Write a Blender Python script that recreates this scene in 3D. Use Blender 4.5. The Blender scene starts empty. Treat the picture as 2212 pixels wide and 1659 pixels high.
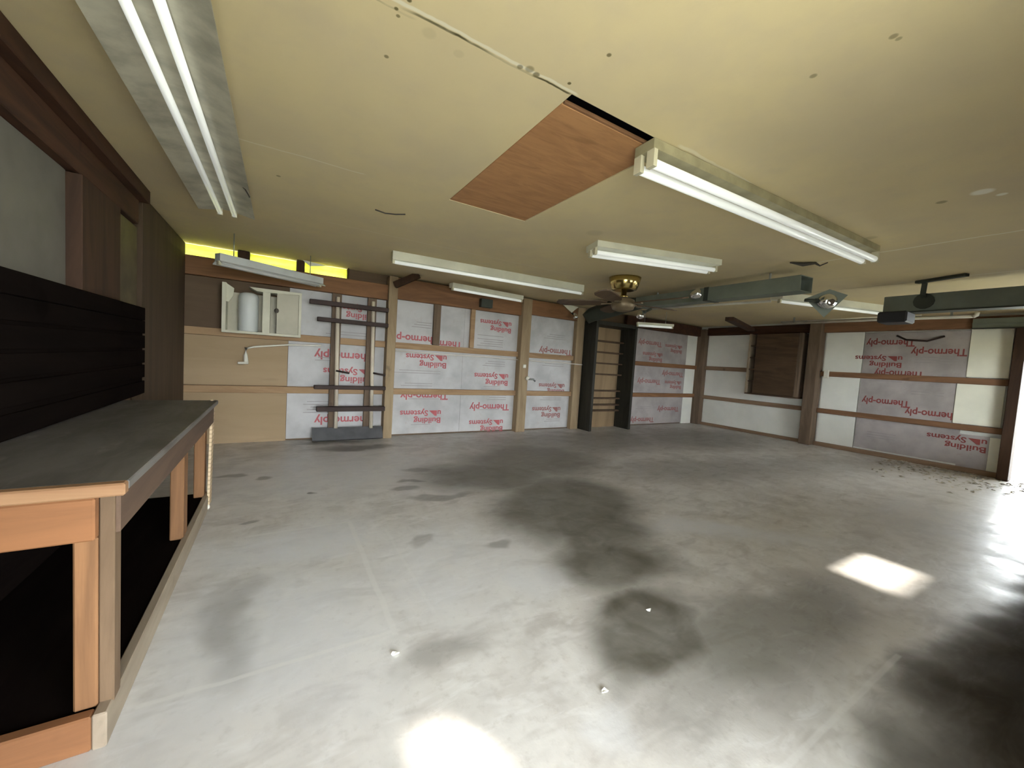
import bpy, bmesh, math, random
from mathutils import Vector, Matrix
S = 1.2                      # one working unit = camera height = 1.2 m
random.seed(4)
C = bpy.context.scene.collection
W = {}                       # world origin of every object built here

# ---------------------------------------------------------------- materials
class X:                     # tiny expression builder for shader maths
    def __init__(s, nt, sock): s.nt, s.s = nt, sock
    def op(s, o, b=None, c=None):
        n = s.nt.nodes.new('ShaderNodeMath'); n.operation = o
        for i, v in enumerate((s, b, c)):
            if v is None: continue
            if isinstance(v, X): s.nt.links.new(v.s, n.inputs[i])
            else: n.inputs[i].default_value = v
        return X(s.nt, n.outputs[0])
    def __add__(s, b): return s.op('ADD', b)
    def __sub__(s, b): return s.op('SUBTRACT', b)
    def __mul__(s, b): return s.op('MULTIPLY', b)
    def abs(s): return s.op('ABSOLUTE')
    def max(s, b): return s.op('MAXIMUM', b)
    def min(s, b): return s.op('MINIMUM', b)
    def ramp(s, a, b, lo=0., hi=1.):
        n = s.nt.nodes.new('ShaderNodeMapRange'); n.interpolation_type = 'SMOOTHSTEP'
        s.nt.links.new(s.s, n.inputs[0])
        for i, v in enumerate((a, b, lo, hi)): n.inputs[i+1].default_value = v
        return X(s.nt, n.outputs[0])

class M:
    def __init__(s, name, rough=.7, metal=0., spec=.3):
        s.m = bpy.data.materials.new(name); s.m.use_nodes = True
        s.nt = s.m.node_tree; s.b = s.nt.nodes['Principled BSDF']
        s.b.inputs['Roughness'].default_value = rough; s.b.inputs['Metallic'].default_value = metal
        s.b.inputs['Specular IOR Level'].default_value = spec
    def pos(s):
        g = s.nt.nodes.new('ShaderNodeNewGeometry'); v = s.nt.nodes.new('ShaderNodeVectorMath')
        v.operation = 'SCALE'; v.inputs['Scale'].default_value = 1/S
        s.nt.links.new(g.outputs['Position'], v.inputs[0]); return v.outputs[0]
    def sep(s, vec):
        n = s.nt.nodes.new('ShaderNodeSeparateXYZ'); s.nt.links.new(vec, n.inputs[0])
        return [X(s.nt, n.outputs[i]) for i in range(3)]
    def noise(s, vec, scale, stretch=(1, 1, 1), detail=4, rough=.55, dist=0.):
        mp = s.nt.nodes.new('ShaderNodeMapping'); mp.inputs['Scale'].default_value = stretch
        s.nt.links.new(vec, mp.inputs[0])
        n = s.nt.nodes.new('ShaderNodeTexNoise'); n.inputs['Scale'].default_value = scale
        n.inputs['Detail'].default_value = detail; n.inputs['Roughness'].default_value = rough
        n.inputs['Distortion'].default_value = dist
        s.nt.links.new(mp.outputs[0], n.inputs['Vector']); return X(s.nt, n.outputs[0])
    def mix(s, fac, a, b):
        n = s.nt.nodes.new('ShaderNodeMix'); n.data_type = 'RGBA'
        if isinstance(fac, X): s.nt.links.new(fac.s, n.inputs[0])
        else: n.inputs[0].default_value = fac
        for k, v in ((6, a), (7, b)):
            if isinstance(v, tuple): n.inputs[k].default_value = (*v, 1)
            else: s.nt.links.new(v, n.inputs[k])
        return n.outputs[2]
    def color(s, c):
        if isinstance(c, tuple): s.b.inputs['Base Color'].default_value = (*c, 1)
        else: s.nt.links.new(c, s.b.inputs['Base Color'])
        return s
    def bump(s, h, strength=.2, dist=.01):
        n = s.nt.nodes.new('ShaderNodeBump'); n.inputs['Strength'].default_value = strength
        n.inputs['Distance'].default_value = dist
        s.nt.links.new(h.s, n.inputs['Height']); s.nt.links.new(n.outputs[0], s.b.inputs['Normal']); return s

def wood(name, c1, c2, axis='x', rough=.75, scale=9, knots=True):
    m = M(name, rough); p = m.pos()
    st = {'x': (.12, 1, 1), 'y': (1, .12, 1), 'z': (1, 1, .12)}[axis]
    g = m.noise(p, scale, st, 5, .6, 1.2)
    col = m.mix(g.ramp(.3, .7), c1, c2)
    f = m.noise(p, scale*5, st, 3)
    col = m.mix(f.ramp(.55, .8, 0, .35), col, tuple(v*.55 for v in c1))
    if knots:
        k = m.noise(p, 5, (1, 1, 1), 2)
        col = m.mix(k.ramp(.68, .76, 0, .6), col, tuple(v*.4 for v in c1))
    m.color(col).bump(g, .15); return m.m
def painted(name, c, var=.12, rough=.55, scale=5, metal=0, spec=.3, dirt=None):
    m = M(name, rough, metal, spec); p = m.pos()
    n = m.noise(p, scale, (1, 1, 1), 5)
    col = m.mix(n.ramp(.3, .75), c, tuple(v*(1-var*2) for v in c))
    if dirt:
        d = m.noise(p, scale*2.3, (1, 1, 1), 6, .7)
        col = m.mix(d.ramp(.56, .72, 0, .5), col, dirt)
    m.color(col); return m.m

def floor_material():
    m = M('stained_shaded_concrete', .5, 0, .5); p = m.pos()
    # slightly wandering coordinates so that patches have ragged rims
    nz = m.nt.nodes.new('ShaderNodeTexNoise'); nz.inputs['Scale'].default_value = 2.2; nz.inputs['Detail'].default_value = 3
    m.nt.links.new(p, nz.inputs['Vector'])
    sb = m.nt.nodes.new('ShaderNodeVectorMath'); sb.operation = 'MULTIPLY_ADD'
    m.nt.links.new(nz.outputs['Color'], sb.inputs[0])
    sb.inputs[1].default_value = (.42, .42, 0); m.nt.links.new(p, sb.inputs[2])
    x, y, z = m.sep(sb.outputs[0]); x = x-.21; y = y-.21
    x0, y0, _ = m.sep(p)
    def blob(cx, cy, rx, ry, ang, lo, hi, k):
        a = math.radians(ang); ca, sa = math.cos(a), math.sin(a)
        u = x.op('MULTIPLY_ADD', ca/rx, y.op('MULTIPLY_ADD', sa/rx, -(cx*ca+cy*sa)/rx)); v = x.op('MULTIPLY_ADD', -sa/ry, y.op('MULTIPLY_ADD', ca/ry, (cx*sa-cy*ca)/ry))
        return u.op('MULTIPLY_ADD', u, v*v).op('SQRT').ramp(lo, hi, k, 0)
    fine = m.noise(p, 26, (1, 1, 1), 3, .65); mid = m.noise(p, 5, (1, 1, 1), 3, .6, .6); big = m.noise(p, 1.4, (1, 1, 1), 2)
    base = m.mix(mid.ramp(.3, .7), FLOOR_A, FLOOR_B)
    base = m.mix(big.ramp(.35, .65, 0, .5), base, FLOOR_C)
    st = m.noise(p, 14, (.35, 1, 1), 3, .7, .8); base = m.mix(st.ramp(.5, .7, 0, .45), base, (.74, .73, .72))
    mo = m.noise(p, 7, (.5, 1, 1), 3, .68, .5); base = m.mix(mo.ramp(.5, .68, 0, .5), base, (.38, .355, .33))
    base = m.mix(fine.ramp(.5, .8, 0, .4), base, (.36, .33, .30))
    dust = None
    for b in DUST:
        e = blob(*b); dust = e if dust is None else dust.max(e)
    base = m.mix(dust*(mid.ramp(.2, .6, .55, 1)), base, (.70, .71, .74))
    dark = None
    for b in DARK_PATCHES:
        e = blob(*b); dark = e if dark is None else dark.max(e)
    base = m.mix(dark*(mid.ramp(.25, .75, 1, .72)), base, (.075, .068, .048))
    shade = None
    for b in SHADE:
        e = blob(*b); shade = e if shade is None else shade.max(e)
    base = m.mix(shade*(st.ramp(.3, .75, 1, .85)), base, (.035, .026, .017))  # darkens the colour where the front wall shades the floor
    spot = None
    for b in SPOTS:
        e = blob(*b); spot = e if spot is None else spot.max(e)
    base = m.mix(spot, base, (.13, .12, .11))
    # old slab lines: pale raised rims of a patched rectangle and a joint
    def vline(xc, ya, yb, w): return ((x0-xc).abs().ramp(w*.4, w, 1, 0))*(y0.ramp(ya-.02, ya))*(y0.ramp(yb, yb+.02, 1, 0))
    def hline(yc, xa, xb, w): return ((y0-yc).abs().ramp(w*.4, w, 1, 0))*(x0.ramp(xa-.02, xa))*(x0.ramp(xb, xb+.02, 1, 0))
    wob = mid*.02-.01
    x0 = x0+wob; y0 = y0+wob
    ln = vline(.385, 1.34, 2.38, .016).max(hline(1.355, -.3, .40, .012)).max(hline(2.39, -.1, .36, .012)).max(vline(.55, 1.4, 2.2, .01)*.5)
    ln = ln.max(hline(.42, 1.1, 2.0, .012)*.7)
    base = m.mix(ln*.5, base, (.72, .71, .69))
    m.color(base).bump(fine, .12)
    r = mid.ramp(.3, .7, .32, .5); r = r+shade*.35+dark*.15; m.nt.links.new(r.s, m.b.inputs['Roughness']); sp = shade.ramp(0, 1, .45, .05); m.nt.links.new(sp.s, m.b.inputs['Specular IOR Level'])
    return m.m
FLOOR_A, FLOOR_B, FLOOR_C = (.67, .655, .63), (.54, .52, .495), (.57, .535, .50)
DUST = [(.1, 2.2, .5, .3, 0, .2, 1.2, .75), (.0, 1.5, .5, .6, 0, .2, 1.2, .6), (1.0, 1.45, .3, .2, -40, .3, 1.1, .6), (2.5, 1.35, .75, .16, -30, .2, 1.2, .8),
        (1.25, 2.75, .3, .12, 0, .3, 1.2, .55), (.5, 3.5, 1.1, .8, 0, .3, 1.3, .6), (.75, 1.75, .5, .5, 0, .3, 1.3, .5), (4.2, .9, .9, .35, 0, .3, 1.2, .6), (.85, .75, .12, .1, 0, .3, 1.2, .5)]
DARK_PATCHES = [(1.85, 2.15, .85, .62, 35, .55, 1.1, .9), (1.6, 2.95, .55, .75, 60, .4, 1.2, .88), (1.5, 1.42, .45, .38, 0, .4, 1.15, .95), (1.27, .93, .40, .27, 15, .5, 1.1, .95),  # soft-edged dark areas of the floor
          (3.5, 3.9, 1.9, .7, 0, .5, 1.25, .55), (5.6, 3.6, 1.6, .9, 0, .4, 1.2, .6), (3.9, 2.4, 1.5, .5, -10, .3, 1.2, .5), (1.75, .72, .9, .28, 5, .4, 1.2, .7), (5.6, 2.0, 1.6, .5, -10, .3, 1.2, .4),
          (.5, 1.22, .22, .1, 10, .3, 1.2, .5), (-.12, 1.65, .1, .35, 0, .2, 1.2, .45), (2.3, .12, 1.7, .26, 0, .7, 1.15, .85), (1.75, 1.75, .5, .4, 60, .4, 1.2, .95), (2.3, 3.3, 1.05, .8, 20, .4, 1.2, .82), (2.15, .8, .5, .2, 0, .4, 1.2, .4)]  # the long one along the front wall is painted shade
SHADE = [(2.35, 0, 1.45, .36, 0, .45, 1.25, .95), (3.4, .05, 1.2, .24, 3, .4, 1.25, .85)]  # painted shade on the floor strip beside the front wall
SPOTS = [(.72, 4.25, .5, .17, 0, .5, 1.1, .75), (.5, 4.55, .4, .1, 0, .5, 1.1, .6), (.83, 2.86, .16, .06, 0, .5, 1.1, .6), (.95, 3.02, .12, .05, 0, .5, 1.1, .6), (1.02, 2.62, .28, .07, 0, .5, 1.1, .55),
         (1.1, 3.3, .2, .06, 0, .5, 1.1, .5), (-.05, 3.47, .07, .045, 0, .5, 1.1, .6), (-.32, 3.56, .1, .06, 0, .5, 1.1, .6), (.24, 2.92, .025, .025, 0, .4, 1.1, .9), (-.17, 2.63, .06, .03, 0, .5, 1.1, .6),
         (1.02, 1.85, .08, .05, 0, .5, 1.1, .5), (.72, 2.0, .1, .04, 0, .5, 1.1, .4)]

def ceiling_material():
    m = M('old_cream_ceiling_paint', .8, 0, .15); p = m.pos()
    x, y, z = m.sep(p)
    big = m.noise(p, 1.1, (1, 1, 1), 3, .6); mid = m.noise(p, 6, (1, 1, 1), 3, .6); fine = m.noise(p, 40, (1, 1, 1), 2)
    col = m.mix(big.ramp(.35, .68), (.69, .575, .335), (.62, .52, .33))
    col = m.mix(mid.ramp(.45, .75, 0, .25), col, (.56, .47, .34))
    w = mid*.03-.015
    def h(yc, xa, xb, wd): return ((y+w-yc).abs().ramp(wd*.35, wd, 1, 0))*(x.ramp(xa-.03, xa))*(x.ramp(xb, xb+.03, 1, 0))
    def v(xc, ya, yb, wd): return ((x+w-xc).abs().ramp(wd*.35, wd, 1, 0))*(y.ramp(ya-.03, ya))*(y.ramp(yb, yb+.03, 1, 0))
    pale = h(1.105, -.5, .84, .008).max(h(1.09, 1.4, 1.9, .012)*.6).max(v(3.6, -1, 1.5, .014)).max(v(4.77, -1, 1.3, .012)*.8).max(h(2.22, -.2, .35, .008)*.6).max(h(3.2, .3, 2.6, .008)*.35)
    col = m.mix(pale*.75, col, (.80, .76, .62))
    dk = (h(1.118, .28, .82, .006)).max(h(1.135, -.5, .28, .005)*.4).max(v(4.81, 1.1, 2.3, .008)*.5)
    col = m.mix(dk*(mid.ramp(.3, .5, .25, 1)), col, (.10, .085, .04))
    def disc(cx, cy, r, k=1.):
        u, v = x-cx, y-cy
        return u.op('MULTIPLY_ADD', u, v*v).ramp(r*r*.25, r*r, k, 0)
    d = None
    for q in [(.66, 1.105, .018, .6), (.63, 1.115, .012, .7), (.69, 1.112, .014, .8), (.272, 1.09, .008, 1), (.25, 1.135, .007, 1), (.26, 1.155, .007, .8), (.82, .92, .009, .9), (.268, 1.324, .009, .8), (-.02, 2.55, .014, .6), (1.38, .44, .012, .6), (1.40, .435, .009, .5), (1.376, .62, .012, .6), (.80, 1.08, .008, 1), (2.81, .635, .025, .6), (.98, 1.62, .02, .2), (.35, 1.16, .025, .12), (.45, 1.18, .02, .12), (3.2, 1.02, .04, .25), (1.86, 2.1, .07, .15)]:
        e = disc(*q); d = e if d is None else d.max(e)
    col = m.mix(d, col, (.16, .13, .06))
    pt = disc(2.79, .50, .045).max(disc(2.885, .455, .022)).max(disc(-.74, 1.94, .03)).max(disc(3.55, 4.15, .02)*.5)
    col = m.mix(pt, col, (.85, .82, .70))
    m.color(col).bump(fine, .06); return m.m

MAT = {}
def build_materials():
    A = MAT
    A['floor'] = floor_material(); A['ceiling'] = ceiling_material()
    A['dark_wood'] = wood('dark_brown_wood', (.075, .032, .016), (.035, .016, .009), 'y')
    A['dark_wood_z'] = wood('dark_brown_wood_upright', (.06, .03, .016), (.03, .015, .009), 'z')
    A['left_panel'] = wood('dark_brown_panel', (.085, .055, .032), (.055, .036, .022), 'z', .85, 4, False)
    A['left_board'] = wood('brown_board', (.17, .11, .065), (.11, .07, .04), 'z', .9, 4, False)
    A['kraft'] = painted('yellowish_kraft_facing', (.12, .095, .05), .25)
    A['grey_board'] = painted('grey_wall_panel', (.15, .14, .115), .12)
    A['header'] = wood('reddish_brown_lumber', (.26, .13, .06), (.16, .08, .04), 'x')
    A['header_y'] = wood('reddish_brown_lumber_side', (.25, .13, .07), (.16, .085, .045), 'y')
    A['girt'] = wood('tan_lumber', (.40, .265, .15), (.30, .185, .10), 'x')
    A['girt_y'] = wood('brown_lumber_side', (.30, .20, .125), (.20, .13, .08), 'y')
    A['post'] = wood('tan_post_lumber', (.36, .27, .165), (.26, .185, .11), 'z')
    A['post_dark'] = wood('grey_brown_post_lumber', (.18, .125, .085), (.11, .078, .053), 'z')
    A['hard'] = wood('tan_hardboard', (.38, .275, .165), (.33, .235, .135), 'x', .7, 3, False)
    A['hard_dark'] = wood('brown_hardboard', (.17, .115, .07), (.12, .08, .05), 'x', .8, 3, False)
    A['foil'] = painted('grey_white_sheathing', (.56, .55, .55), .14, .6, 3.2, 0, .3, (.45, .40, .38))
    A['foil_dirty'] = painted('dusty_grey_sheathing', (.44, .40, .39), .16, .65, 3, 0, .3, (.36, .28, .26))
    A['print'] = painted('faded_red_print', (.50, .13, .14), .12, .6, 9)
    A['print_dull'] = painted('dull_red_print', (.36, .15, .14), .12, .6, 9)
    A['print_dark'] = painted('dark_red_print', (.27, .065, .06), .12, .6, 9)
    A['print_grey'] = painted('grey_small_print', (.36, .33, .33), .1, .6, 9)
    A['white_board'] = painted('white_wall_board', (.82, .82, .76), .06, .6, 2)
    A['foam'] = painted('cream_foam_board', (.88, .87, .74), .05, .7, 3)
    A['bench_wood'] = wood('orange_bench_lumber', (.26, .13, .058), (.16, .08, .036), 'z')
    A['bench_wood_x'] = wood('orange_bench_board', (.25, .11, .046), (.165, .073, .031), 'x')
    A['bench_side'] = wood('shaded_bench_lumber', (.17, .11, .065), (.11, .07, .04), 'z')  # leg wood darkened for the side turned from the light
    A['bench_end'] = wood('splintered_end_board', (.34, .20, .105), (.20, .10, .05), 'x')
    A['bench_dark'] = wood('weathered_bench_board', (.12, .075, .05), (.075, .048, .034), 'y')
    A['bench_rail'] = wood('dusty_bench_rail', (.33, .27, .20), (.24, .19, .14), 'y')
    m = M('worn_grey_worktop', .5, 0, .4); p = m.pos()
    n = m.noise(p, 6, (1, .35, 1), 6, .65, .5); f = m.noise(p, 18, (1, .4, 1), 5)
    col = m.mix(n.ramp(.3, .7), (.085, .078, .07), (.165, .155, .145)); col = m.mix(f.ramp(.58, .8, 0, .5), col, (.34, .31, .28))
    m.color(col); A['worktop'] = m.m
    m = M('perforated_strip', .7); p = m.pos(); x, y, z = m.sep(p)
    hz = (z*40).op('FRACT').ramp(.25, .4, 1, 0)
    m.color(m.mix(hz*.55, (.62, .48, .31), (.30, .21, .12))); A['perf'] = m.m
    m = M('plywood', .7); p = m.pos()
    n = m.noise(p, 5, (.35, 1.6, 1), 5, .6, 2.5); f = m.noise(p, 22, (.25, 1.5, 1), 4, .6, 1); k = m.noise(p, 4.5, (.7, 1.3, 1), 3, .5, 1)
    col = m.mix(n.ramp(.3, .7), (.46, .24, .105), (.37, .185, .08)); col = m.mix(f.ramp(.5, .8, 0, .5), col, (.22, .10, .04)); col = m.mix(k.ramp(.62, .72, 0, .6), col, (.25, .12, .05))
    m.color(col); A['ply'] = m.m
    A['attic'] = painted('dark_attic', (.015, .014, .02), .1)
    A['fixture'] = painted('cream_enamel', (.72, .71, .58), .1, .35, 4, 0, .5)
    A['fixture_old'] = painted('dusty_cream_enamel', (.55, .52, .41), .22, .4, 9, 0, .4, (.42, .37, .27))
    A['fixture_gap'] = painted('shaded_fixture_channel', (.33, .30, .22), .1, .5)
    A['fixture_tan'] = painted('aged_tan_enamel', (.40, .36, .22), .15, .45, 9)
    A['grey_fix'] = painted('grey_enamel', (.55, .57, .56), .1, .35)
    m = M('fluorescent_tube', .25, 0, .5); m.color((.93, .94, .92))
    m.b.inputs['Emission Color'].default_value = (.95, 1, .94, 1); m.b.inputs['Emission Strength'].default_value = TUBE_GLOW
    A['tube'] = m.m
    A['dim_tube'] = painted('unlit_tube', (.80, .80, .78), .04, .3, 4, 0, .5)
    A['socket'] = painted('ivory_socket', (.62, .58, .42), .1, .4)
    A['brass'] = painted('polished_brass', (.78, .62, .25), .05, .2, 4, 1)
    A['brown_fan'] = wood('dark_fan_blade', (.13, .085, .05), (.08, .05, .03), 'y', .5)
    A['fan_motor'] = painted('bronze_motor', (.20, .15, .09), .1, .4, 5, .3)
    A['duct'] = painted('grey_green_metal', (.20, .225, .185), .12, .5, 5, .25)
    A['duct_dark'] = painted('dark_green_metal', (.055, .062, .05), .1, .55, 5, .2)
    A['chrome'] = painted('chrome', (.85, .88, .88), .02, .18, 4, 1)
    A['steel'] = painted('dull_steel', (.45, .47, .46), .1, .4, 5, .8)
    A['rail'] = painted('pale_track_rail', (.60, .57, .50), .1, .45, 5)
    A['black'] = painted('black_plastic', (.022, .022, .026), .1, .5)
    A['shelf'] = wood('black_stained_wood', (.035, .033, .026), (.018, .018, .014), 'z', .6)
    A['shelf_back'] = wood('brown_panel_back', (.30, .21, .12), (.22, .15, .085), 'z', .8, 4, False)
    A['slat'] = wood('very_dark_slat', (.009, .0065, .0055), (.006, .0045, .004), 'y', .95)
    A['slat'].node_tree.nodes['Principled BSDF'].inputs['Specular IOR Level'].default_value = 0.
    A['slat_edge'] = wood('worn_slat_edge', (.06, .04, .028), (.035, .022, .016), 'y', .6)
    A['brown_cab'] = wood('dark_walnut_boards', (.10, .06, .035), (.06, .036, .02), 'y', .75)
    A['brown_cab_lit'] = wood('lit_cabinet_side', (.34, .27, .19), (.25, .19, .13), 'z', .8)  # cabinet board made paler to stand in for light on its far side
    A['cab_white'] = painted('yellowed_white_cabinet', (.62, .60, .47), .08, .5)
    A['cab_grey'] = painted('dull_cabinet_door', (.50, .47, .37), .08, .6)
    m = M('cloudy_plastic', .35, 0, .4); m.color((.60, .62, .60)); A['plastic'] = m.m
    A['pvc'] = painted('white_pipe', (.75, .73, .64), .05, .4)
    A['white_wire'] = painted('white_cable', (.74, .70, .64), .05, .5)
    A['rack_rod'] = painted('cream_rack_upright', (.66, .58, .46), .1, .5)
    A['rack_bar'] = painted('rusty_dark_bar', (.05, .032, .028), .2, .6, 6, .3)
    A['rack_tray'] = painted('dusty_black_tray', (.10, .10, .105), .2, .6)
    A['dark_line'] = painted('dark_wire', (.07, .06, .05), .1, .6)
    A['gravel'] = painted('pale_gravel', (.42, .42, .37), .2, .9, 8)
    A['litter'] = painted('dry_leaf', (.62, .57, .46), .35, .9, 14)
    A['sun_mask'] = painted('sun_mask_boards', (.35, .33, .28), .1, .8)
    m = bpy.data.materials.new('yellow_fibreglass'); m.use_nodes = True; nt = m.node_tree
    for n in list(nt.nodes): nt.nodes.remove(n)
    out = nt.nodes.new('ShaderNodeOutputMaterial'); mx = nt.nodes.new('ShaderNodeMixShader'); d = nt.nodes.new('ShaderNodeBsdfDiffuse'); t = nt.nodes.new('ShaderNodeBsdfTranslucent')
    nz = nt.nodes.new('ShaderNodeTexNoise'); nz.inputs['Scale'].default_value = 9; nz.inputs['Detail'].default_value = 5
    g = nt.nodes.new('ShaderNodeNewGeometry'); mp = nt.nodes.new('ShaderNodeMapping'); mp.inputs['Scale'].default_value = (.5, 1, 2.5)
    nt.links.new(g.outputs['Position'], mp.inputs[0]); nt.links.new(mp.outputs[0], nz.inputs['Vector'])
    cr = nt.nodes.new('ShaderNodeValToRGB'); cr.color_ramp.elements[0].color = (.50, .54, .045, 1); cr.color_ramp.elements[1].color = (.70, .73, .10, 1)
    cr.color_ramp.elements[0].position = .35; cr.color_ramp.elements[1].position = .65
    nt.links.new(nz.outputs[0], cr.inputs[0])
    for n in (d, t): nt.links.new(cr.outputs[0], n.inputs[0])
    mx.inputs[0].default_value = .3
    nt.links.new(d.outputs[0], mx.inputs[1]); nt.links.new(t.outputs[0], mx.inputs[2]); nt.links.new(mx.outputs[0], out.inputs[0])
    A['yellow'] = m
TUBE_GLOW = .12

# ---------------------------------------------------------------- mesh helpers (working units)
def box(bm, x0, x1, y0, y1, z0, z1, bev=0.):
    x0, x1 = min(x0, x1), max(x0, x1); y0, y1 = min(y0, y1), max(y0, y1); z0, z1 = min(z0, z1), max(z0, z1)
    vs = [bm.verts.new((x*S, y*S, z*S)) for z in (z0, z1) for x, y in ((x0, y0), (x1, y0), (x1, y1), (x0, y1))]
    fs = [bm.faces.new([vs[i] for i in q]) for q in ((3, 2, 1, 0), (4, 5, 6, 7), (0, 1, 5, 4), (1, 2, 6, 5), (2, 3, 7, 6), (3, 0, 4, 7))]
    if bev:
        es = {e for f in fs for e in f.edges}
        bmesh.ops.bevel(bm, geom=list(es), offset=bev*S, segments=1, affect='EDGES')
    return bm
def obar(bm, a, b, w, h, up=(0, 0, 1)):
    """rectangular bar from a to b, w across (horizontal), h along up, centred on the line"""
    a, b = Vector(a)*S, Vector(b)*S; d = (b-a).normalized(); u = Vector(up); s = d.cross(u).normalized(); u = s.cross(d).normalized()
    s *= w*S/2; u *= h*S/2
    r1 = [bm.verts.new(a+q) for q in (-s-u, s-u, s+u, -s+u)]; r2 = [bm.verts.new(b+q) for q in (-s-u, s-u, s+u, -s+u)]
    bm.faces.new(r1[::-1]); bm.faces.new(r2)
    for i in range(4): bm.faces.new((r1[i], r1[(i+1) % 4], r2[(i+1) % 4], r2[i]))
    bmesh.ops.recalc_face_normals(bm, faces=bm.faces); return bm
def tube(bm, pts, r, n=10, radii=None):
    P = [Vector(p)*S for p in pts]; rings = []; up = Vector((0, 0, 1))
    for i, p in enumerate(P):
        d = (P[min(i+1, len(P)-1)]-P[max(i-1, 0)]).normalized()
        s = d.cross(up); s = s.normalized() if s.length > 1e-3 else Vector((1, 0, 0)); u = s.cross(d).normalized()
        rr = (radii[i] if radii else r)*S
        rings.append([bm.verts.new(p+(s*math.cos(2*math.pi*k/n)+u*math.sin(2*math.pi*k/n))*rr) for k in range(n)])
    for a, b in zip(rings, rings[1:]):
        for k in range(n):
            f = bm.faces.new((a[k], a[(k+1) % n], b[(k+1) % n], b[k])); f.smooth = True
    bm.faces.new(rings[0][::-1]); bm.faces.new(rings[-1])
    bmesh.ops.recalc_face_normals(bm, faces=bm.faces); return bm
def lathe(bm, c, prof, n=28):
    rings = []
    for r, z in prof: rings.append([bm.verts.new(((c[0]+r*math.cos(2*math.pi*k/n))*S, (c[1]+r*math.sin(2*math.pi*k/n))*S, (c[2]+z)*S)) for k in range(n)])
    for a, b in zip(rings, rings[1:]):
        for k in range(n):
            f = bm.faces.new((a[k], a[(k+1) % n], b[(k+1) % n], b[k])); f.smooth = True
    bm.faces.new(rings[0][::-1]); bm.faces.new(rings[-1])
    bmesh.ops.recalc_face_normals(bm, faces=bm.faces); return bm
def sphere(bm, c, r, sz=1.):
    res = bmesh.ops.create_uvsphere(bm, u_segments=16, v_segments=10, radius=r*S)
    for v in res['verts']: v.co = Vector((v.co.x, v.co.y, v.co.z*sz))+Vector(c)*S
    for f in bm.faces: f.smooth = True
    return bm
def NB(): return bmesh.new()
def obj(name, bm, mat, parent=None, kind=None, label=None, cat=None, group=None):
    me = bpy.data.meshes.new(name)
    lo = Vector([min(v.co[i] for v in bm.verts) for i in range(3)]); hi = Vector([max(v.co[i] for v in bm.verts) for i in range(3)])
    org = Vector(((lo.x+hi.x)/2, (lo.y+hi.y)/2, lo.z))
    bmesh.ops.translate(bm, verts=bm.verts, vec=-org)
    bm.to_mesh(me); bm.free(); me.materials.append(MAT[mat])
    o = bpy.data.objects.new(name, me); C.objects.link(o)
    W[o.name] = org
    if parent: o.parent = parent; o.location = org-W[parent.name]
    else: o.location = org
    if kind: o['kind'] = kind
    tag(o, label, cat, group); return o
def tag(o, label=None, cat=None, group=None):
    if label: o['label'] = label
    if cat: o['category'] = cat
    if group: o['group'] = group
def thing(name, loc, label, cat, group=None):
    o = bpy.data.objects.new(name, None); C.objects.link(o); o.empty_display_size = .05
    o.location = Vector(loc)*S; W[o.name] = Vector(loc)*S; tag(o, label, cat, group); return o
def struct(name, bm, mat, parent=None): return obj(name, bm, mat, parent, 'structure')
def one(name, mat, ext, label, cat, group=None, bev=.004):
    return obj(name, box(NB(), *ext, bev), mat, None, None, label, cat, group)

def text_bm(bm, txt, size, org, wall, width=None):
    """raised print, upside down on the wall, starting at org (its right end as seen)"""
    cu = bpy.data.curves.new('t', 'FONT'); cu.body = txt; cu.size = 1.; cu.extrude = .004; cu.resolution_u = 3; cu.offset = .022
    to = bpy.data.objects.new('t', cu); C.objects.link(to)
    me = bpy.data.meshes.new_from_object(to.evaluated_get(bpy.context.evaluated_depsgraph_get()))
    w = max(v.co.x for v in me.vertices); sx = (width/w) if width else size
    for v in me.vertices:
        a, b, c = v.co.x*sx, v.co.y*size, v.co.z*.5
        if wall == 'back': v.co = Vector((org[0]-a, org[1]-c, org[2]-b))*S
        else: v.co = Vector((org[0]-c, org[1]+a, org[2]-b))*S
    bm.from_mesh(me); bpy.data.objects.remove(to); bpy.data.curves.remove(cu); bpy.data.meshes.remove(me)
def quad_bm(bm, a0, a1, z0, z1, plane, wall, th=.003):
    if wall == 'back': box(bm, a0, a1, plane-th, plane, z0, z1)
    else: box(bm, plane-th, plane, a0, a1, z0, z1)
def poly_bm(bm, pts, plane, wall, th=.003):
    f = []
    for off in (0, th):
        f.append([bm.verts.new(Vector((a, plane-off, z) if wall == 'back' else (plane-off, a, z))*S) for a, z in pts])
    n = len(pts); bm.faces.new(f[0]); bm.faces.new(f[1][::-1])
    for i in range(n): bm.faces.new((f[0][i], f[0][(i+1) % n], f[1][(i+1) % n], f[1][i]))
    bmesh.ops.recalc_face_normals(bm, faces=bm.faces)
def brand_bm(bm, a, z, plane, wall, w=.62):
    """Thermo-ply line, upside down; a = end where reading starts"""
    text_bm(bm, 'Thermo-ply', .125, (a, plane, z) if wall == 'back' else (plane, a, z), wall, w)
def systems_bm(bm, a, z, plane, wall, k=1.):
    s = -1 if wall == 'back' else 1
    text_bm(bm, 'u', .10*k, (a, plane, z) if wall == 'back' else (plane, a, z), wall, .05*k)
    poly_bm(bm, [(a+s*.06*k, z), (a+s*.06*k, z-.07*k), (a+s*.085*k, z-.07*k), (a+s*.165*k, z)], plane, wall)
    text_bm(bm, 'Systems', .10*k, (a+s*.175*k, plane, z) if wall == 'back' else (plane, a+s*.175*k, z), wall, .36*k)
    text_bm(bm, 'Building', .10*k, (a, plane, z-.095*k) if wall == 'back' else (plane, a, z-.095*k), wall, .36*k)

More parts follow.
